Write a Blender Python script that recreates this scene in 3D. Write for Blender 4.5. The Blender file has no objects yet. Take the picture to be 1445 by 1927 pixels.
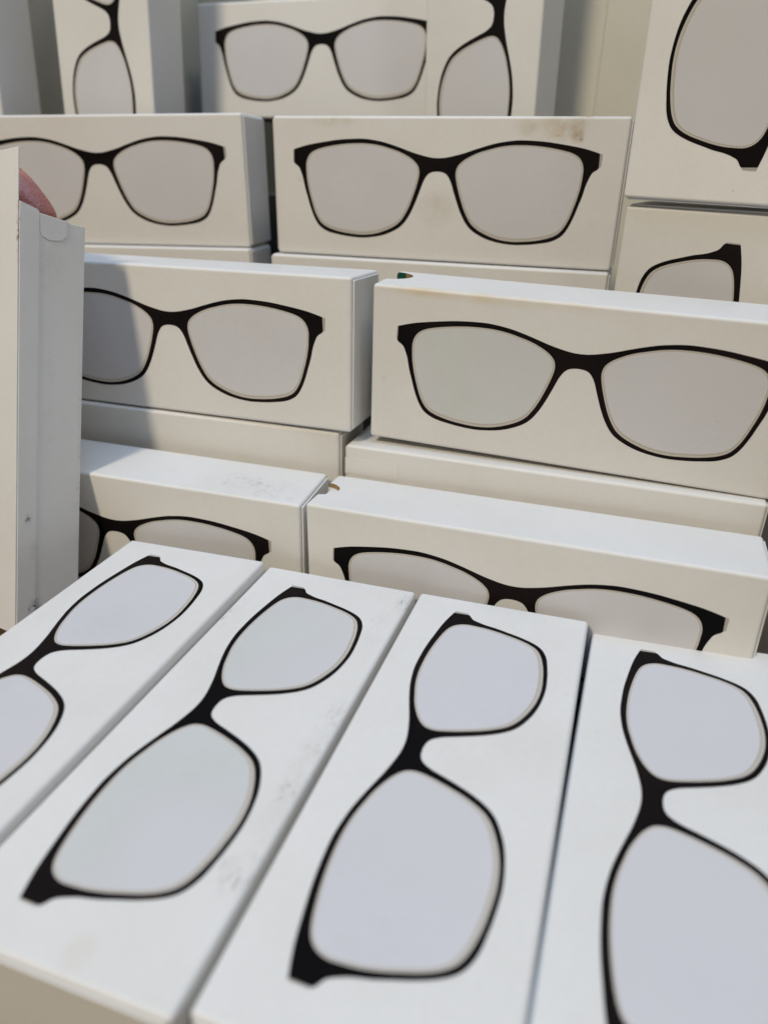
import bpy, bmesh, math, random
from mathutils import Matrix, Vector, noise
from mathutils.geometry import tessellate_polygon

S = bpy.context.scene
COL = S.collection
UP = 0.1785                      # height of the camera above the table top (metres)
MM = 0.001

# ------------------------------------------------------------------ camera
cam = bpy.data.cameras.new('camera')
cam.sensor_fit = 'HORIZONTAL'
cam.sensor_width = 36.0
cam.lens = 33.96
cam.clip_start = 0.01
cam.clip_end = 20.0
cam.dof.use_dof = True
cam.dof.focus_distance = 0.268
cam.dof.aperture_fstop = 9.5
camo = bpy.data.objects.new('camera', cam)
COL.objects.link(camo)
right = Vector((0.99969294, 0.01071971, 0.02234066))
upv = Vector((-0.02477937, 0.43247344, 0.90130611))
fwd = Vector((0.0, 0.90158295, -0.43260628))
camo.matrix_world = Matrix(((right.x, upv.x, -fwd.x, 0), (right.y, upv.y, -fwd.y, 0),
                            (right.z, upv.z, -fwd.z, UP), (0, 0, 0, 1)))
S.camera = camo

# ------------------------------------------------------------------ light
w = bpy.data.worlds.new('World')
S.world = w
w.use_nodes = True
w.node_tree.nodes['Background'].inputs['Color'].default_value = (0.98, 0.96, 0.92, 1)
w.node_tree.nodes['Background'].inputs['Strength'].default_value = 0.14


def lamp(name, loc, target, power, size, color, shape='DISK', size_y=None):
    l = bpy.data.lights.new(name, 'AREA')
    l.shape = shape
    l.size = size
    if size_y:
        l.size_y = size_y
    l.energy = power
    l.color = color
    o = bpy.data.objects.new(name, l)
    COL.objects.link(o)
    o.location = loc
    d = Vector(target) - Vector(loc)
    o.rotation_euler = d.to_track_quat('-Z', 'Y').to_euler()
    return o


# cool ceiling panel, and the warm shop lamps in front of the display
lamp('ceiling_panel_light', (0.0, 0.15, 1.75), (0.0, 0.25, 0), 17.0, 1.5, (0.36, 0.60, 1.0), 'RECTANGLE', 0.9)
lamp('shop_lamp_light', (-0.942, -1.007, 1.65), (-0.08, 0.32, 0.12), 29.6, 0.32, (1.0, 0.866, 0.635))
lamp('shop_lamp_light', (0.535, -0.443, 1.86), (0.05, 0.38, 0.18), 4.6, 0.24, (1.0, 0.90, 0.68))

S.view_settings.view_transform = 'Standard'
S.view_settings.look = 'None'
S.view_settings.exposure = 0.0
S.view_settings.gamma = 1.0
S.cycles.max_bounces = 8
S.cycles.diffuse_bounces = 6


# ------------------------------------------------------------------ materials
def nodes_of(m):
    m.use_nodes = True
    nt = m.node_tree
    nt.nodes.clear()
    out = nt.nodes.new('ShaderNodeOutputMaterial')
    b = nt.nodes.new('ShaderNodeBsdfPrincipled')
    nt.links.new(b.outputs[0], out.inputs[0])
    return nt, b


def N(nt, t, **kw):
    n = nt.nodes.new(t)
    for k, v in kw.items():
        if k.startswith('i_'):
            n.inputs[k[2:].replace('_', ' ')].default_value = v
        else:
            setattr(n, k, v)
    return n


def math_node(nt, op, a, b=None, c=None, clamp=False):
    n = nt.nodes.new('ShaderNodeMath')
    n.operation = op
    n.use_clamp = clamp
    for i, v in enumerate((a, b, c)):
        if v is None:
            continue
        if isinstance(v, (int, float)):
            n.inputs[i].default_value = v
        else:
            nt.links.new(v, n.inputs[i])
    return n.outputs[0]


def ramp(nt, val, lo, hi):
    n = nt.nodes.new('ShaderNodeMapRange')
    n.interpolation_type = 'SMOOTHSTEP'
    n.inputs['From Min'].default_value = lo
    n.inputs['From Max'].default_value = hi
    nt.links.new(val, n.inputs['Value'])
    return n.outputs[0]


def mix(nt, fac, a, b):
    n = nt.nodes.new('ShaderNodeMix')
    n.data_type = 'RGBA'
    for s, v in ((0, fac), (6, a), (7, b)):
        if isinstance(v, (int, float)):
            n.inputs[s].default_value = v
        elif isinstance(v, tuple):
            n.inputs[s].default_value = (*v, 1)
        else:
            nt.links.new(v, n.inputs[s])
    return n.outputs[2]


def card(name, base, spots=(), dirt=1.0, drift=None, rough=0.48, fibre=0.22, spec=0.35):
    """coated card: paper grain, faint blotches, dust specks; spots = (x,y,z mm, rx,ry,rz, colour, strength, noise scale)"""
    m = bpy.data.materials.new(name)
    nt, b = nodes_of(m)
    tc = N(nt, 'ShaderNodeTexCoord')
    oi = N(nt, 'ShaderNodeObjectInfo')
    off = N(nt, 'ShaderNodeVectorMath', operation='SCALE')
    comb = N(nt, 'ShaderNodeCombineXYZ')
    nt.links.new(oi.outputs['Random'], comb.inputs[0])
    nt.links.new(oi.outputs['Random'], comb.inputs[1])
    off.inputs['Scale'].default_value = 3.7
    nt.links.new(comb.outputs[0], off.inputs[0])
    add = N(nt, 'ShaderNodeVectorMath', operation='ADD')
    nt.links.new(tc.outputs['Object'], add.inputs[0])
    nt.links.new(off.outputs[0], add.inputs[1])
    P = add.outputs[0]

    def noise_tex(scale, detail=3, rough_=0.55, vec=None):
        n = N(nt, 'ShaderNodeTexNoise')
        n.inputs['Scale'].default_value = scale
        n.inputs['Detail'].default_value = detail
        n.inputs['Roughness'].default_value = rough_
        nt.links.new(vec or P, n.inputs['Vector'])
        return n.outputs['Fac']
    # broad faint blotches (handling, uneven coating)
    bl = noise_tex(28, 4)
    col = mix(nt, ramp(nt, bl, 0.35, 0.75), base, tuple(c * f for c, f in zip(base, (0.955, 0.95, 0.935))))
    mo = math_node(nt, 'ADD', math_node(nt, 'MULTIPLY', ramp(nt, noise_tex(420, 4, 0.65), 0.3, 0.7), 0.55), math_node(nt, 'MULTIPLY', ramp(nt, noise_tex(1500, 2), 0.3, 0.7), 0.45))
    col = mix(nt, mo, col, mix(nt, 0.10, col, tuple(c * 0.55 for c in base)))
    vary = math_node(nt, 'MULTIPLY', oi.outputs['Random'], 0.10)
    col = mix(nt, vary, col, tuple(c * 0.86 * f for c, f in zip(base, (1, 0.985, 0.95))))
    if drift:                             # the printed tint is not one flat colour
        col = mix(nt, ramp(nt, noise_tex(19, 1), 0.32, 0.68), col, drift)
    # dust specks
    vo = N(nt, 'ShaderNodeTexVoronoi')
    vo.inputs['Scale'].default_value = 110
    nt.links.new(P, vo.inputs['Vector'])
    sep = N(nt, 'ShaderNodeSeparateColor')
    nt.links.new(vo.outputs['Color'], sep.inputs[0])
    rare = math_node(nt, 'GREATER_THAN', sep.outputs[0], 0.80)
    size = math_node(nt, 'MULTIPLY', sep.outputs[1], 0.034)
    dot = math_node(nt, 'LESS_THAN', vo.outputs['Distance'], size)
    sp = math_node(nt, 'MULTIPLY', math_node(nt, 'MULTIPLY', rare, dot), 0.55 * dirt)
    col = mix(nt, sp, col, (0.16, 0.14, 0.12))
    # smudgy grey scuffs in a few patches
    patch = ramp(nt, noise_tex(17, 2), 0.60, 0.72)
    mp = N(nt, 'ShaderNodeMapping')
    mp.inputs['Scale'].default_value = (1.0, 1.0, 2.6)
    mp.inputs['Rotation'].default_value = (0.4, 0.9, 0.5)
    nt.links.new(P, mp.inputs['Vector'])
    streak = ramp(nt, noise_tex(240, 5, 0.7, mp.outputs[0]), 0.60, 0.74)
    sm = math_node(nt, 'MULTIPLY', math_node(nt, 'MULTIPLY', patch, streak), 0.34 * dirt)
    col = mix(nt, sm, col, (0.30, 0.29, 0.28))
    for (x, y, z, rx, ry, rz, c, k, ns) in spots:
        v = N(nt, 'ShaderNodeVectorMath', operation='SUBTRACT')
        nt.links.new(tc.outputs['Object'], v.inputs[0])
        v.inputs[1].default_value = (x * MM, y * MM, z * MM)
        d = N(nt, 'ShaderNodeVectorMath', operation='DIVIDE')
        nt.links.new(v.outputs[0], d.inputs[0])
        d.inputs[1].default_value = (rx * MM, ry * MM, rz * MM)
        ln = N(nt, 'ShaderNodeVectorMath', operation='LENGTH')
        nt.links.new(d.outputs[0], ln.inputs[0])
        g = math_node(nt, 'SUBTRACT', 1.0, ln.outputs['Value'], clamp=True)
        g = ramp(nt, g, 0.0, 0.8)
        if ns < 130:                      # soft, cloudy stain
            nn = ramp(nt, noise_tex(ns, 4, 0.6), 0.28, 0.72)
            col = mix(nt, math_node(nt, 'MULTIPLY', math_node(nt, 'MULTIPLY', g, nn), k, clamp=True), col, c)
            continue
        nn = math_node(nt, 'MULTIPLY', ramp(nt, noise_tex(ns, 6, 0.75, mp.outputs[0]), 0.46, 0.72), ramp(nt, noise_tex(ns * 0.23, 3, 0.6), 0.36, 0.62))
        nn = math_node(nt, 'ADD', math_node(nt, 'MULTIPLY', nn, 1.25), math_node(nt, 'MULTIPLY', ramp(nt, noise_tex(ns * 0.35, 2), 0.3, 0.7), 0.12))
        col = mix(nt, math_node(nt, 'MULTIPLY', math_node(nt, 'MULTIPLY', g, nn), k, clamp=True), col, c)
    nt.links.new(col, b.inputs['Base Color'])
    rr = N(nt, 'ShaderNodeMapRange')
    nt.links.new(noise_tex(45, 3), rr.inputs['Value'])
    rr.inputs['To Min'].default_value = rough - 0.07
    rr.inputs['To Max'].default_value = rough + 0.09
    nt.links.new(rr.outputs[0], b.inputs['Roughness'])
    b.inputs['Specular IOR Level'].default_value = spec
    # paper fibre + slow panel waviness
    mp2 = N(nt, 'ShaderNodeMapping')
    mp2.inputs['Scale'].default_value = (1.0, 1.6, 2.2)
    nt.links.new(P, mp2.inputs['Vector'])
    b1 = N(nt, 'ShaderNodeBump')
    b1.inputs['Strength'].default_value = fibre
    b1.inputs['Distance'].default_value = 0.00025
    nt.links.new(noise_tex(900, 4, 0.6, mp2.outputs[0]), b1.inputs['Height'])
    b2 = N(nt, 'ShaderNodeBump')
    b2.inputs['Strength'].default_value = 0.5
    b2.inputs['Distance'].default_value = 0.0012
    nt.links.new(noise_tex(22, 1), b2.inputs['Height'])
    nt.links.new(b1.outputs[0], b2.inputs['Normal'])
    nt.links.new(b2.outputs[0], b.inputs['Normal'])
    return m


WHITE = (0.725, 0.715, 0.70)
BROWN = (0.22, 0.14, 0.07)
GREY = (0.13, 0.125, 0.12)
M_CARD = card('white_coated_card', WHITE)
M_CARD_LIT = card('light_boosted_coated_card', (0.80, 0.79, 0.775))  # same card, paler: stronger light on the upper upright box put into colour
M_CARD_A1 = card('white_card_scuffed_top', WHITE, [
    (140, 10, 61.3, 30, 14, 3, (0.33, 0.32, 0.31), 0.75, 420), (157, 4.4, 61.3, 3, 2.2, 3, (0.05, 0.05, 0.05), 1.0, 500),
    (100, 14, 61.3, 7, 4, 3, (0.2, 0.2, 0.2), 0.6, 500), (60, 0, 50, 7, 2, 1.2, (0.3, 0.29, 0.28), 0.6, 500)])
M_CARD_B2 = card('white_card_yellowed_edge', WHITE, [
    (40, 0, 60.0, 75, 3, 3.4, (0.64, 0.52, 0.34), 0.55, 60), (27, 0, 59.3, 4, 2, 1.8, (0.45, 0.24, 0.08), 1.0, 200),
    (6, 0, 25, 1.6, 2, 1.6, (0.35, 0.2, 0.1), 0.9, 500), (20, 0, 60, 18, 3, 2.8, (0.62, 0.48, 0.28), 0.45, 110)])
M_CARD_C2 = card('white_card_brown_stain', WHITE, [
    (126, 0, 55.5, 20, 3, 7.0, (0.50, 0.41, 0.27), 0.6, 120), (117, 0, 54.0, 4, 3, 3.5, (0.36, 0.28, 0.17), 1.3, 260),
    (130, 0, 53.5, 5, 3, 4.0, (0.38, 0.30, 0.19), 1.2, 260), (137.5, 0, 54, 5.0, 3, 6.0, (0.36, 0.25, 0.12), 0.95, 125),
    (139, 0, 50.6, 1.2, 3, 2.2, (0.14, 0.08, 0.03), 1.4, 300), (79, 0, 22, 12, 3, 10, (0.54, 0.49, 0.41), 0.6, 90),
    (148, 0, 19, 3, 3, 3, (0.35, 0.31, 0.25), 1.0, 160), (140, 0, 59.6, 14, 3, 1.8, (0.45, 0.36, 0.22), 1.2, 200),
    (13.5, 0, 33, 2.5, 3, 1.4, (0.40, 0.35, 0.22), 1.4, 200), (30, 0, 57, 14, 3, 3, (0.55, 0.48, 0.38), 0.7, 110)])
M_CARD_F2 = card('white_card_smudged', WHITE, [
    (32, 0, 4.5, 9, 3, 6, GREY, 0.85, 360), (122, 0, 58, 14, 3, 6, GREY, 0.75, 420), (70, 0, 3, 40, 3, 5, GREY, 0.5, 430),
    (125, 0, 6, 22, 3, 6, (0.4, 0.35, 0.3), 0.55, 430), (148, 0, 1.5, 8, 3, 4, GREY, 0.85, 430), (6, 0, 25, 6, 3, 5, (0.64, 0.60, 0.50), 0.8, 90)], dirt=1.5)
M_CARD_G = card('white_card_scuffed_end', WHITE, [
    (150, 8, 60.7, 4, 4, 3, (0.04, 0.04, 0.04), 2.0, 420), (128, 7, 60.7, 5, 2.5, 3, GREY, 1.4, 420), (115, 5, 60.7, 4, 2, 3, GREY, 1.2, 400),
    (20, 13, 60.7, 7, 7, 3, (0.4, 0.38, 0.36), 0.9, 300), (60, 12, 60.7, 60, 5, 3, (0.5, 0.49, 0.47), 0.55, 200),
    (10, 0.3, 60.7, 16, 1.2, 1.2, (0.22, 0.16, 0.10), 1.5, 700), (90, 26, 60.7, 60, 1.3, 2, (0.3, 0.25, 0.2), 0.6, 700)])
M_TORN = card('bare_brown_card_core', (0.30, 0.21, 0.10), fibre=0.3, spec=0.1, rough=0.8)
M_GREEN = card('dark_green_lining', (0.004, 0.075, 0.05), fibre=0.1, dirt=0.3)
M_INK = card('black_printed_ink', (0.0030, 0.0024, 0.0030), dirt=0.10, drift=(0.0105, 0.0070, 0.0068), rough=0.6, fibre=0.08, spec=0.07)
M_LENS = card('pale_lens_print', (0.606, 0.602, 0.632), dirt=1.0, drift=(0.592, 0.584, 0.602), rough=0.44, fibre=0.10)
M_LENSG = card('greenish_lens_print', (0.583, 0.597, 0.594), dirt=1.2, drift=(0.585, 0.580, 0.598), rough=0.44, fibre=0.10)
M_RIM = card('beige_lens_edge_print', (0.535, 0.497, 0.45), dirt=0.3)
M_RIMLINE = card('grey_lens_edge_line_print', (0.33, 0.305, 0.28), dirt=0.2)
M_TIP = card('olive_hinge_tip_print', (0.40, 0.38, 0.33), dirt=0.3)
M_WALL = card('pale_olive_painted_board', (0.60, 0.58, 0.505), dirt=0.5, rough=0.6, fibre=0.25)
M_TABLE = card('brown_board', (0.11, 0.075, 0.05), dirt=0.5, rough=0.6, fibre=0.2)
M_RISER = card('dark_board_riser', (0.045, 0.045, 0.04), dirt=0.6)


def seal_material():
    m = bpy.data.materials.new('clear_seal_film')
    nt, b = nodes_of(m)
    b.inputs['Base Color'].default_value = (0.72, 0.708, 0.688, 1)
    b.inputs['Roughness'].default_value = 0.36
    n = N(nt, 'ShaderNodeTexNoise')
    n.inputs['Scale'].default_value = 260
    bp = N(nt, 'ShaderNodeBump')
    bp.inputs['Strength'].default_value = 0.15
    bp.inputs['Distance'].default_value = 0.0004
    nt.links.new(n.outputs['Fac'], bp.inputs['Height'])
    nt.links.new(bp.outputs[0], b.inputs['Normal'])
    return m


def skin_material():
    m = bpy.data.materials.new('skin')
    nt, b = nodes_of(m)
    tc = N(nt, 'ShaderNodeTexCoord')
    n = N(nt, 'ShaderNodeTexNoise')
    n.inputs['Scale'].default_value = 90
    n.inputs['Detail'].default_value = 5
    nt.links.new(tc.outputs['Object'], n.inputs['Vector'])
    c = mix(nt, ramp(nt, n.outputs['Fac'], 0.3, 0.7), (0.42, 0.14, 0.115), (0.49, 0.20, 0.155))
    nt.links.new(c, b.inputs['Base Color'])
    b.inputs['Subsurface Weight'].default_value = 0.35
    b.inputs['Subsurface Radius'].default_value = (0.004, 0.0015, 0.0008)
    b.inputs['Roughness'].default_value = 0.5
    v = N(nt, 'ShaderNodeTexVoronoi')
    v.inputs['Scale'].default_value = 900
    nt.links.new(tc.outputs['Object'], v.inputs['Vector'])
    bp = N(nt, 'ShaderNodeBump')
    bp.inputs['Strength'].default_value = 0.5
    bp.inputs['Distance'].default_value = 0.0005
    nt.links.new(v.outputs['Distance'], bp.inputs['Height'])
    nt.links.new(bp.outputs[0], b.inputs['Normal'])
    return m


M_SEAL = seal_material()
M_SKIN = skin_material()

# ------------------------------------------------------------------ helpers
L, D, H = 160.0, 31.416, 60.709


def link(name, me, parent=None, mw=None):
    o = bpy.data.objects.new(name, me)
    COL.objects.link(o)
    if parent is not None:
        o.parent = parent
        o.matrix_parent_inverse = Matrix.Identity(4)
        if mw is not None:
            o.matrix_basis = parent.matrix_basis.inverted() @ mw
    elif mw is not None:
        o.matrix_basis = mw
    return o


def mesh_from(bm, name, *mats):
    me = bpy.data.meshes.new(name)
    bm.to_mesh(me)
    bm.free()
    for m in mats:
        me.materials.append(m)
    return me


def add_box(bm, lo, hi, mat=0):
    vs = [bm.verts.new((x * MM, y * MM, z * MM)) for x in (lo[0], hi[0]) for y in (lo[1], hi[1]) for z in (lo[2], hi[2])]
    fs = []
    for q in ((0, 1, 3, 2), (4, 6, 7, 5), (0, 4, 5, 1), (2, 3, 7, 6), (0, 2, 6, 4), (1, 5, 7, 3)):
        f = bm.faces.new([vs[i] for i in q])
        f.material_index = mat
        fs.append(f)
    return vs, fs


def harden(o, width, seg=3, limit=None):
    """rounded creases, baked into the mesh"""
    for p in o.data.polygons:
        p.use_smooth = True
    b = o.modifiers.new('crease', 'BEVEL')
    b.width = width * MM
    b.segments = seg
    b.harden_normals = True
    b.limit_method = 'ANGLE'
    b.angle_limit = math.radians(limit or 40)
    return b


def bake(o):
    dg = bpy.context.evaluated_depsgraph_get()
    me = bpy.data.meshes.new_from_object(o.evaluated_get(dg))
    me.name = o.data.name
    o.modifiers.clear()
    o.data = me


def soften(me, amp, seed):
    """card never stays perfectly flat: displace the subdivided panels by a fraction of a millimetre"""
    for v in me.vertices:
        p = v.co * 28 + Vector((seed * 7.1, seed * 3.3, seed * 1.7))
        n = Vector((noise.noise(p), noise.noise(p + Vector((9, 0, 0))), noise.noise(p + Vector((0, 9, 0)))))
        v.co += n * amp * MM


# ------------------------------------------------------------------ the print on a box (half outlines in mm from the centre line)
BROW = [(68.2, 45.1), (64.4, 46.2), (60, 47.2), (53, 48.3), (46, 49.2), (39.3, 49.6), (33.5, 49.6), (26.5, 48.7), (21.4, 47.5),
        (16.3, 46.0), (11.2, 44.4), (6.3, 43.2), (3, 42.6), (0, 42.4)]
LOW = [(68.4, 39.7), (67.9, 39.1), (66.1, 37.8), (65.1, 35.9), (64.1, 33.1), (63.2, 29), (62, 25), (60.6, 20.5), (58.9, 16.4),
       (57, 13.4), (54.6, 11.5), (51.2, 10.1), (46.4, 9.2), (41.6, 8.6), (35.6, 8.3), (29.9, 8.8), (25, 9.8), (20.9, 11.3),
       (17, 13.4), (14.3, 15.9), (11.9, 19.5), (9.9, 23.6), (7.9, 28.6), (6.2, 33), (4.4, 35.7), (2.4, 36.8), (0, 37.1)]
INNER = [(62.3, 36.2), (62, 32.3), (61.2, 28), (60.1, 24), (58.8, 19.9), (57.2, 16.5), (55, 13.8), (51.6, 12), (46.7, 10.7),
         (41.8, 10), (35.8, 9.6), (30, 10.1), (25, 11.4), (19.9, 13.6), (16.6, 16), (14.5, 18.8), (12.5, 22.5), (10.7, 27),
         (9.2, 31.5), (8.3, 35.3), (8.4, 37.8), (9.3, 39.7), (11.4, 41.6), (14.4, 43.3), (18, 44.8), (21.5, 45.8), (26.4, 47),
         (31.8, 47.7), (37.8, 47.8), (43.3, 47.5), (49, 46.8), (54.4, 45.8), (58, 44.7), (60.2, 43.3), (61.6, 41.4), (62.3, 39)]
CX = 80.7


def hermite(pts, n, closed=False):
    m = len(pts)
    P = [Vector((p[0], p[1])) for p in pts]
    out = []
    rng = range(m if closed else m - 1)

    def tan(i):
        if closed:
            return (P[(i + 1) % m] - P[(i - 1) % m]) / 2
        if i == 0:
            return P[1] - P[0]
        if i == m - 1:
            return P[-1] - P[-2]
        return (P[i + 1] - P[i - 1]) / 2
    for i in rng:
        a, b = P[i], P[(i + 1) % m]
        ta, tb = tan(i), tan((i + 1) % m)
        for k in range(n):
            t = k / n
            out.append((2 * t**3 - 3 * t**2 + 1) * a + (t**3 - 2 * t**2 + t) * ta + (-2 * t**3 + 3 * t**2) * b + (t**3 - t**2) * tb)
    if not closed:
        out.append(P[-1].copy())
    return out


brow = hermite(BROW, 5)
low = hermite(LOW, 5)
outer = [Vector((CX - p.x, p.y)) for p in brow] + [Vector((CX + p.x, p.y)) for p in reversed(brow[:-1])]
outer += [Vector((CX + p.x, p.y)) for p in low] + [Vector((CX - p.x, p.y)) for p in reversed(low[:-1])]
inn = hermite(INNER, 4, True)


def side(poly, s):
    return [Vector((CX + s * p.x, p.y)) for p in poly]


def inset(poly, f):
    n = len(poly)
    cen = sum(poly, Vector((0, 0))) / n
    out = []
    for i, p in enumerate(poly):
        t = (poly[(i + 1) % n] - poly[i - 1]).normalized()
        nrm = Vector((t.y, -t.x))
        if nrm.dot(p - cen) < 0:
            nrm = -nrm
        out.append(p - nrm * f(nrm))
    return out


def rim_width(nrm):                    # wider along the lower and outer part of a lens
    return 0.64 + 0.8 * max(0.0, -nrm.y) ** 1.5 + 0.25 * max(0.0, abs(nrm.x) - 0.3)


def flat_mesh(name, loops, mat, k):
    vec = [[Vector((p.x, p.y, 0)) for p in l] for l in loops]
    tris = tessellate_polygon(vec)
    allp = [p for l in loops for p in l]
    me = bpy.data.meshes.new(name)
    y = -0.06
    fl = []
    for t in tris:
        a, b, c = (allp[i] for i in t)
        if (b - a).cross(c - a) < 0:
            t = (t[0], t[2], t[1])
        fl.append(t)
    me.from_pydata([(p.x * MM * k, y * MM, p.y * MM * k) for p in allp], [], fl)
    me.materials.append(mat)
    return me


def ring_mesh(name, pairs, mat, k):
    vs, fs = [], []
    for a, b in pairs:
        n = len(a)
        o = len(vs)
        vs += [(p.x * MM * k, -0.06 * MM, p.y * MM * k) for p in a] + [(p.x * MM * k, -0.06 * MM, p.y * MM * k) for p in b]
        for i in range(n):
            j = (i + 1) % n
            fs.append((o + i, o + j, o + n + j, o + n + i))
    me = bpy.data.meshes.new(name)
    me.from_pydata(vs, [], fs)
    bm = bmesh.new()
    bm.from_mesh(me)
    bmesh.ops.recalc_face_normals(bm, faces=bm.faces)
    for f in bm.faces:
        if f.normal.y > 0:
            f.normal_flip()
    bm.to_mesh(me)
    bm.free()
    me.materials.append(mat)
    return me


PRINT = {}


def print_meshes(k):
    if k in PRINT:
        return PRINT[k]
    d = {}
    iL, iR = side(inn, -1), side(inn, 1)
    d['frame'] = flat_mesh('glasses_print', [outer, iL, iR], M_INK, k)
    for nm, p in (('L', iL), ('R', iR)):
        a = inset(p, lambda n: rim_width(n) * 0.62)
        b = inset(p, lambda n: rim_width(n) * 0.74)
        c = inset(p, lambda n: rim_width(n) * 1.0)
        d['rim' + nm] = ring_mesh('lens_edge_print', [(p, a), (b, c)], M_RIM, k)
        d['line' + nm] = ring_mesh('lens_edge_line_print', [(a, b)], M_RIMLINE, k)
        for g, mt in (('', M_LENS), ('g', M_LENSG)):
            d['lens' + nm + g] = flat_mesh('lens_print', [c], mt, k)
    tr = [Vector(q) for q in ((148.9, 45.1), (150.05, 44.75), (149.9, 40.3), (149.1, 39.7))]
    tl = [Vector(q) for q in ((12.5, 45.1), (12.3, 39.7), (11.9, 40.1), (12.05, 44.8))]
    d['tipR'] = flat_mesh('hinge_tip_print', [tr], M_TIP, k)
    d['tipL'] = flat_mesh('hinge_tip_print', [tl], M_TIP, k)
    PRINT[k] = d
    return d


# ------------------------------------------------------------------ cartons
def carton_mesh(Lb, Db, Hb, k, mat, seed, notch=None):
    """closed tuck-end carton, long axis x, depth y, height z, front face at y=0; ends set in 0.7 mm for the end flaps"""
    bm = bmesh.new()
    e = 0.7
    add_box(bm, (e * k, 0, 0), ((Lb - e) * k, Db * k, Hb * k))
    bmesh.ops.subdivide_edges(bm, edges=[x for x in bm.edges], cuts=0)
    me = mesh_from(bm, 'carton', mat, M_TORN, M_GREEN)
    o = bpy.data.objects.new('carton', me)
    COL.objects.link(o)
    harden(o, 1.25, 4)
    if notch:
        bm = bmesh.new()
        cz = Hb
        # half-moon thumb hole at the end of the top panel
        c = notch['centre']
        ru, rw, dep = notch['ru'], notch['rw'], notch['depth']
        arc = [(-2, c - rw)] + [(ru * math.cos(t), c + rw * math.sin(t)) for t in [math.radians(-90 + 180 * i / 24) for i in range(25)]] + [(-2, c + rw)]
        lo = [bm.verts.new((u * MM, v * MM, (cz - dep) * MM)) for u, v in arc]
        hi = [bm.verts.new((u * MM, v * MM, (cz + 3) * MM)) for u, v in arc]
        n = len(arc)
        f = bm.faces.new(list(reversed(lo)))
        f.material_index = notch['floor']
        bm.faces.new(hi)
        for i in range(n):
            j = (i + 1) % n
            q = bm.faces.new((lo[i], lo[j], hi[j], hi[i]))
            q.material_index = notch['floor'] if (notch['floor'] and (arc[i][0] + arc[j][0]) / 2 < 5.2 and (arc[i][1] + arc[j][1]) / 2 > c) else 1
        cut = bpy.data.objects.new('cut', mesh_from(bm, 'cut', mat, M_TORN, M_GREEN))
        COL.objects.link(cut)
        bm = bmesh.new()
        add_box(bm, (-3, notch['slot'][0], -3), (2.4, notch['slot'][1], Hb + 3), notch['floor'])
        cut2 = bpy.data.objects.new('cut', mesh_from(bm, 'cut', mat, M_TORN, M_GREEN))
        COL.objects.link(cut2)
        for ct in (cut2, cut):
            b = o.modifiers.new('cut', 'BOOLEAN')
            b.operation = 'DIFFERENCE'
            b.solver = 'EXACT'
            b.object = ct
        bake(o)
        bpy.data.objects.remove(cut)
        bpy.data.objects.remove(cut2)
    else:
        bake(o)
    me = o.data
    bpy.data.objects.remove(o)
    return me


def flap_mesh(Db, Hb, k, mat):
    """end flap: a thin panel closing an end, its folded top edge rounded and a hair below the top panel"""
    bm = bmesh.new()
    add_box(bm, (0, 1.2 * k, 1.2 * k), (0.7 * k, (Db - 1.2) * k, (Hb - 1.2) * k))
    me = mesh_from(bm, 'end_flap', mat)
    o = bpy.data.objects.new('end_flap', me)
    COL.objects.link(o)
    harden(o, 0.55, 3)
    bake(o)
    me = o.data
    bpy.data.objects.remove(o)
    return me


def pose(M, t, k=1.0):
    return Matrix(((M[0][0], M[0][1], M[0][2], t[0] * MM), (M[1][0], M[1][1], M[1][2], t[1] * MM),
                   (M[2][0], M[2][1], M[2][2], t[2] * MM + UP), (0, 0, 0, 1)))


def root_at(name, mw, dims, label, group='white glasses boxes'):
    """Empty at the middle of the box's lowest side"""
    pts = [mw @ Vector((x * dims[0] * MM, y * dims[1] * MM, z * dims[2] * MM)) for x in (0, 1) for y in (0, 1) for z in (0, 1)]
    c = sum(pts, Vector()) / 8
    r = bpy.data.objects.new(name, None)
    r.empty_display_size = 0.02
    COL.objects.link(r)
    r.matrix_basis = Matrix.Translation((c.x, c.y, min(p.z for p in pts)))
    r['label'] = label
    r['category'] = 'box'
    r['group'] = group
    return r


def glasses_box(M, t, dL, dH, du, dv, k, label, mat=None, Db=D, seed=0, printed=True, green=False, notch=None, flaps=(0, 1)):
    mat = mat or M_CARD
    mw = pose(M, t)
    Lb, Hb = L + dL, H + dH
    r = root_at('glasses_box', mw, (Lb * k, Db * k, Hb * k), label)
    link('carton', carton_mesh(Lb, Db, Hb, k, mat, seed, notch), r, mw)
    fm = flap_mesh(Db, Hb, k, mat)
    if 1 in flaps:
        link('end_flap', fm, r, mw @ Matrix.Translation(((Lb - 0.7) * k * MM, 0, 0)))
    if 0 in flaps:
        link('end_flap', fm, r, mw)
    if printed:
        d = print_meshes(k)
        pm = mw @ Matrix.Translation((du * k * MM, 0, dv * k * MM))
        fr = link('glasses_print', d['frame'], r, pm)
        for q in 'LR':
            ln = link('lens_print', d['lens' + q + ('g' if green and (green is True or q in green) else '')], r, pm)
            for nm, me, par in (('lens_edge_print', d['rim' + q], ln), ('lens_edge_line_print', d['line' + q], ln), ('hinge_tip_print', d['tip' + q], fr)):
                sub = bpy.data.objects.new(nm, me)
                COL.objects.link(sub)
                sub.parent = par                      # printed on the same face: no offset of its own
    return r, mw


# ------------------------------------------------------------------ setting
def structure(name, bm, mat):
    o = link(name, mesh_from(bm, name, mat))
    o['kind'] = 'structure'
    return o


bm = bmesh.new()
add_box(bm, (-900, -120, -30), (900, 760, -0.3))
structure('table', bm, M_TABLE)

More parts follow.
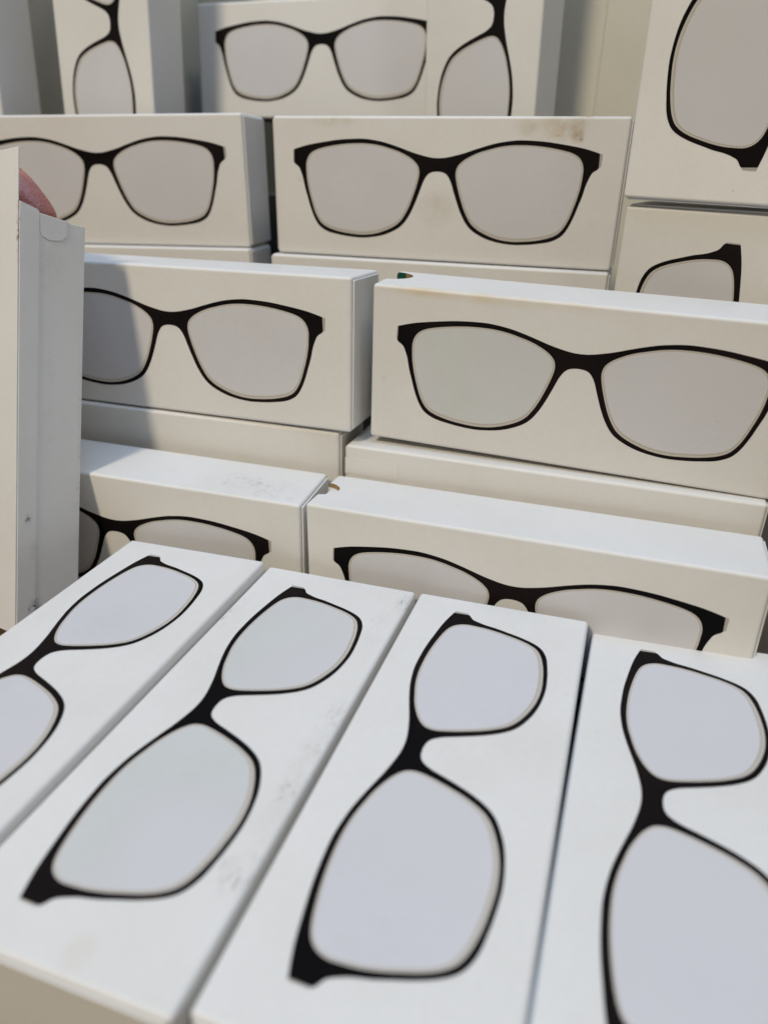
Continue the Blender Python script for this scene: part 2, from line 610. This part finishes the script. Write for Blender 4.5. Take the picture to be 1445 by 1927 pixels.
YAW = Matrix.Rotation(math.radians(-18.6), 4, 'Z')
for x0, x1, y0 in ((-900, -292, 429.0), (-291.5, -100.5, 479.0), (-100, -40.75, 462.15), (-40.7, 900, 462.0)):       # boards, a fine joint between the right two
    bm = bmesh.new()
    add_box(bm, (x0, y0, -20), (x1, 500, 620))
    bmesh.ops.transform(bm, matrix=YAW, verts=bm.verts)
    o = structure('wall', bm, M_WALL)
    harden(o, 0.25, 2)
    bake(o)
# plain risers that lift the back rows (all but hidden by the boxes)
for y0, y1, x0, x1, h in ((262, 290, -330, 60, 12.0), (324, 374, -380, -20, 75.0), (386, 427, -420, -55, 162.0), (440, 470, -286, -112, 200.0)):
    bm = bmesh.new()
    add_box(bm, (x0, y0, 0.2), (x1, y1, h))
    bmesh.ops.transform(bm, matrix=YAW, verts=bm.verts)
    structure('shelf_riser', bm, M_RISER)

# ------------------------------------------------------------------ the boxes
B = {
    'F1': ([[0.31058, 0.03631, -0.94986], [0.95048, 0.00035, 0.31079], [0.01161, -0.99934, -0.03441]], [-95.914, 96.796, -143.545], -0.07, 1.18, 0.13, 1.67, 1.0),
    'F2': ([[0.31323, 0.0253, -0.94934], [0.94966, -0.00252, 0.31327], [0.00554, -0.99968, -0.02482]], [-37.493, 79.19, -144.531], 0.93, -0.05, -0.53, 0.59, 1.0),
    'F3': ([[0.31411, 0.03282, -0.94882], [0.94931, 0.00145, 0.31433], [0.01169, -0.99946, -0.0307]], [22.87, 62.703, -144.816], -0.23, 0.57, 0.35, 0.97, 1.0),
    'F4': ([[0.3272, 0.0506, -0.9436], [0.94492, -0.02678, 0.32622], [-0.00876, -0.99836, -0.05658]], [82.847, 50.456, -145.162], 0.54, 0.4, -0.78, -0.41, 1.0),
    'A1': ([[0.96698, 0.25471, 0.00903], [-0.25447, 0.96684, -0.02151], [-0.01421, 0.0185, 0.99973]], [-187.16, 286.712, -174.564], 1.23, 0.59, -1.85, -0.88, 1.0),
    'A2': ([[0.94505, 0.32669, -0.01207], [-0.32646, 0.94504, 0.01791], [0.01726, -0.01298, 0.99977]], [-29.304, 243.628, -175.693], -0.14, 0.36, -0.51, -0.55, 1.0),
    'B1': ([[0.95438, 0.29857, 0.00303], [-0.29853, 0.95395, 0.0293], [0.00586, -0.02887, 0.99957]], [-166.926, 326.521, -99.504], 0.61, -0.16, -0.92, 0.04, 1.0),
    'B2': ([[0.94447, 0.32854, 0.00599], [-0.32806, 0.94381, -0.04002], [-0.0188, 0.03584, 0.99918]], [-7.242, 283.692, -101.162], -0.47, 0.36, -1.18, 1.37, 1.0),
    'C1': ([[0.9841, 0.17664, -0.01873], [-0.17646, 0.98425, 0.01069], [0.02032, -0.00721, 0.99977]], [-228.806, 422.959, -43.248], -0.0, 0.36, 0.0, 1.48, 1.0),
    'C2': ([[0.95562, 0.29456, -0.00509], [-0.29458, 0.95562, -0.00449], [0.00354, 0.00579, 0.99998]], [-55.605, 375.665, -39.955], -1.39, -1.7, -1.64, 0.39, 1.0),
    'E1': ([[-0.03922, 0.31193, 0.9493], [-0.01812, 0.94965, -0.31279], [-0.99907, -0.02947, -0.03159]], [-184.921, 475.376, 147.079], 0.0, 0.07, 0.0, -0.56, 1.0),
    'E2': ([[0.95252, 0.30389, 0.0191], [-0.30447, 0.95013, 0.06738], [0.00233, -0.06999, 0.99755]], [-120.321, 512.603, 23.694], 0.08, -0.45, 0.19, 0.68, 1.0),
    'E3': ([[0.01726, 0.48241, 0.87578], [-0.00252, 0.87593, -0.48244], [-0.99985, 0.00612, 0.01633]], [13.6, 434.97, 145.824], -0.0, 0.08, -0.0, -0.75, 1.0),
    'D1': ([[0.03021, 0.60809, 0.79329], [0.06852, 0.79052, -0.60858], [-0.99719, 0.07274, -0.01778]], [85.476, 298.773, 149.4], 0, 0, -1.91, 1.61, 1.0),
    'D2': ([[0.00964, 0.6046, 0.79647], [0.031, 0.79595, -0.60457], [-0.99947, 0.03052, -0.01107]], [93.058, 312.68, -11.777], -0.33, 0.16, -0.84, 0.39, 1.0),
}
KF, KA = 0.98, 1.015
LABELS = {
    'F1': 'white glasses box lying flat, touching the side of the open upright box',
    'F2': 'scuffed white glasses box lying flat with grey smudges along its edge',
    'F3': 'clean white glasses box lying flat between the smudged one and the last of the row',
    'F4': 'white glasses box lying flat at the end of the row farthest from the open box',
    'A1': 'white box on its long edge with grey scuffs all over its narrow top',
    'A2': 'white box on its long edge with a brown rimmed thumb hole, behind the flat boxes',
    'B1': 'white box on its long edge, half in the shadow of the open upright box',
    'B2': 'white box on its long edge with dark green showing through its thumb hole',
    'C1': 'white box on its long edge directly behind the reddish fingertip',
    'C2': 'white box on its long edge with a brown stain above the right lens',
    'E1': 'white upright box at the back, standing over the box by the fingertip',
    'E2': 'white box on its long edge at the back, between two upright boxes',
    'E3': 'white upright box at the back hiding one end of a lying box',
    'D1': 'white upright box stacked on top of another upright box',
    'D2': 'white upright box carrying another upright box, a dark gap between them',
}
OPT = {
    'A1': dict(mat=M_CARD_A1), 'B2': dict(mat=M_CARD_B2, green='L', flaps=(1,), notch=dict(centre=20.0, ru=9.8, rw=8.0, depth=6.0, floor=2, slot=(14, 28))),
    'D1': dict(mat=M_CARD_LIT), 'C2': dict(mat=M_CARD_C2), 'F2': dict(mat=M_CARD_F2, green=True),
    'A2': dict(flaps=(1,), notch=dict(centre=16.2, ru=7.6, rw=6.2, depth=1.1, floor=0, slot=(10.2, 21.5))),
}
PLACED = {}
for i, n in enumerate(B):
    M, t, dL, dH, du, dv, k = B[n]
    o = dict(OPT.get(n, {}))
    if n[0] == 'F':
        k, t, o['Db'] = KF, [q * KF for q in t], 34.0
    if n[0] == 'A':
        k, t = KA, [q * KA for q in t]
    if n == 'E2':
        k, t = 0.985, [q * 0.985 for q in t]
    PLACED[n] = glasses_box(M, t, dL, dH, du, dv, k, LABELS[n], seed=i, **o)


def shifted(n, d):
    M, t = B[n][0], B[n][1]
    return [t[i] + sum(M[i][j] * d[j] for j in range(3)) for i in range(3)]


def yaw_rows(deg):
    c, s = math.cos(math.radians(deg)), math.sin(math.radians(deg))
    return [[c, -s, 0], [s, c, 0], [0, 0, 1]]


# plain-sided boxes under the printed ones: only a strip of their fronts shows
r, mw = glasses_box(yaw_rows(-18.3), [-17.0, 280.6, -104.2 - H], 0, 0, 0, 0, 1, 'blank sided box with a clear seal, under the box with green in its hole', printed=False, seed=31)
bm = bmesh.new()
add_box(bm, (0.4, -0.12, H - 12.6), (23.4, -0.03, H - 5.4))
link('seal_sticker', mesh_from(bm, 'seal_sticker', M_SEAL), r, mw)
c15, s15 = math.cos(math.radians(-15.6)), math.sin(math.radians(-15.6))
glasses_box(yaw_rows(-15.6), [-18.5 - 160 * c15, 281.8 - 160 * s15, -99.9 - H], 0, 0, 0, 0, 1, 'blank sided white box under the box that lies half in shadow', printed=False, seed=32)
glasses_box(B['C1'][0], shifted('C1', (-0.5, -3.0, -H - 0.4)), 1.0, 0, 0, 0, 1, 'blank sided white box under the box behind the fingertip', printed=False, seed=33)
glasses_box(B['C2'][0], shifted('C2', (-2.5, -3.0, -H - 0.5)), 0.8, 0, 0, 0, 1, 'blank sided white box under the box with the brown stain', printed=False, seed=34)
te = [B['E1'][1][0] - 90, B['E1'][1][1] + 12, B['E1'][1][2]]
glasses_box(B['E1'][0], te, 0, 0, 0, 0, 1, 'upright white box in the back corner showing only its bluish shaded side', seed=35)

# ------------------------------------------------------------------ the open box that is being held
GM = [[-0.05662, 0.54543, 0.83624], [-0.29546, 0.79092, -0.53587], [-0.95367, -0.27742, 0.11637]]
GT = [-182.19, 308.47, -20.31]
DG = 27.0
gmw = pose(GM, GT)
g = root_at('glasses_box', gmw, (L, DG, H), 'open upright box leaning back, its lid up and a finger inside')
T = 0.7


def panel(name, boxes, mat=M_CARD_G, bev=0.3):
    bm = bmesh.new()
    for lo, hi in boxes:
        add_box(bm, lo, hi)
    o = link(name, mesh_from(bm, name, mat), g, gmw)
    harden(o, bev, 2)
    bake(o)
    return o


LID = 17.0
panel('front_panel', [((-LID, 0, 0), (L, T, H))], bev=0.32)
panel('back_panel', [((4.5, DG - T, 0), (L, DG, H - 0.8))])
panel('bottom_panel', [((L - T, T, T), (L, DG - T, H - T))])
panel('side_panel', [((2, T, 0), (L, DG - T, T))])
# the near side: narrow glued strip, then the wide flap, its mouth cut a little lower step by step
bm = bmesh.new()


def prism(bm, prof, z0, z1):
    lo = [bm.verts.new((x * MM, y * MM, z0 * MM)) for x, y in prof]
    hi = [bm.verts.new((x * MM, y * MM, z1 * MM)) for x, y in prof]
    n = len(prof)
    bm.faces.new(hi)
    bm.faces.new(list(reversed(lo)))
    for i in range(n):
        j = (i + 1) % n
        bm.faces.new((lo[i], lo[j], hi[j], hi[i]))
    bmesh.ops.recalc_face_normals(bm, faces=bm.faces)


prism(bm, [(0.8, T), (2.0, 7.4), (2.4, 7.9), (3.4, 8.2), (L, 8.2), (L, T)], H - T, H + 0.25)
o = link('glue_strip', mesh_from(bm, 'glue_strip', M_CARD_G), g, gmw)
harden(o, 0.2, 2)
bake(o)
bm = bmesh.new()
prism(bm, [(3.0, 8.0), (3.4, 19.5), (3.9, 21.0), (3.6, DG - 0.2), (L, DG - 0.2), (L, 8.0)], H - T, H - 0.02)
o = link('side_panel', mesh_from(bm, 'side_panel', M_CARD_G), g, gmw)
harden(o, 0.25, 2)
bake(o)
bm = bmesh.new()
prism(bm, [(3.2, 8.3), (3.5, 19.2), (9.0, 19.0), (11.0, 17.0), (11.8, 12.0), (11.0, 9.4), (9.5, 8.5)], H - 0.04, H + 0.22)
o = link('dust_flap', mesh_from(bm, 'dust_flap', M_CARD_G), g, gmw)
harden(o, 0.2, 2)
bake(o)

# ------------------------------------------------------------------ the hand holding it


def hand():
    bm = bmesh.new()
    lay = bm.verts.layers.skin.verify()

    def chain(pts, start=None):
        prev = start
        out = []
        for (x, y, z, rx, ry) in pts:
            v = bm.verts.new((x * MM, y * MM, z * MM + UP))
            v[lay].radius = (rx * MM, ry * MM)
            if prev is not None:
                bm.edges.new((prev, v))
            prev = v
            out.append(v)
        return out
    arm = chain([(-212, 324, 7, 17, 13), (-236, 316, 5, 19, 15), (-260, 300, 0, 20, 16), (-290, 280, -8, 19, 19), (-360, 225, -45, 25, 25), (-430, 150, -80, 32, 32)])
    arm[0][lay].use_root = True
    k0 = arm[0]
    # index, middle, ring, little: knuckle, two joints, tip; each curls into the open mouth of the box
    chain([(-184, 312, 8, 9.0, 9.0), (-168, 306, 2, 8.5, 8.5), (-153, 302, -4, 8.1, 8.1), (-142, 297.5, -10.2, 7.6, 7.2), (-132.4, 292, -20, 7.0, 6.8), (-128.5, 290.5, -25, 5.4, 5.4)], k0)
    chain([(-189, 322, 9, 8.8, 8.8), (-173, 316, 3, 8.0, 8.0), (-159, 310, -5, 7.4, 7.4), (-149, 302, -18, 7.0, 7.0), (-147, 299, -26, 5.2, 5.2)], k0)
    chain([(-197, 330, 9, 8.4, 8.4), (-183, 325, 3, 7.6, 7.6), (-169, 318, -5, 7.0, 7.0), (-160, 309, -19, 6.6, 6.6), (-158, 306, -27, 4.8, 4.8)], k0)
    chain([(-204, 338, 7, 7.6, 7.6), (-192, 333, 2, 6.7, 6.7), (-180, 326, -6, 6.2, 6.2), (-171, 317, -18, 5.7, 5.7), (-169, 314, -25, 4.4, 4.4)], k0)
    # thumb leaves the side of the palm and closes on the front panel
    chain([(-228, 296, 4, 11, 11), (-212, 282, -8, 9.5, 9.5), (-194, 281, -22, 8.4, 8.4), (-187, 281, -31, 6.0, 6.0)], arm[1])
    o = link('hand', mesh_from(bm, 'hand', M_SKIN))
    s = o.modifiers.new('skin', 'SKIN')
    s.use_smooth_shade = True
    ss = o.modifiers.new('sub', 'SUBSURF')
    ss.levels = ss.render_levels = 2
    bake(o)
    for p in o.data.polygons:
        p.use_smooth = True
    o['label'] = 'reddish finger of a hand reaching into the open upright box'
    o['category'] = 'hand'
    return o


hand()
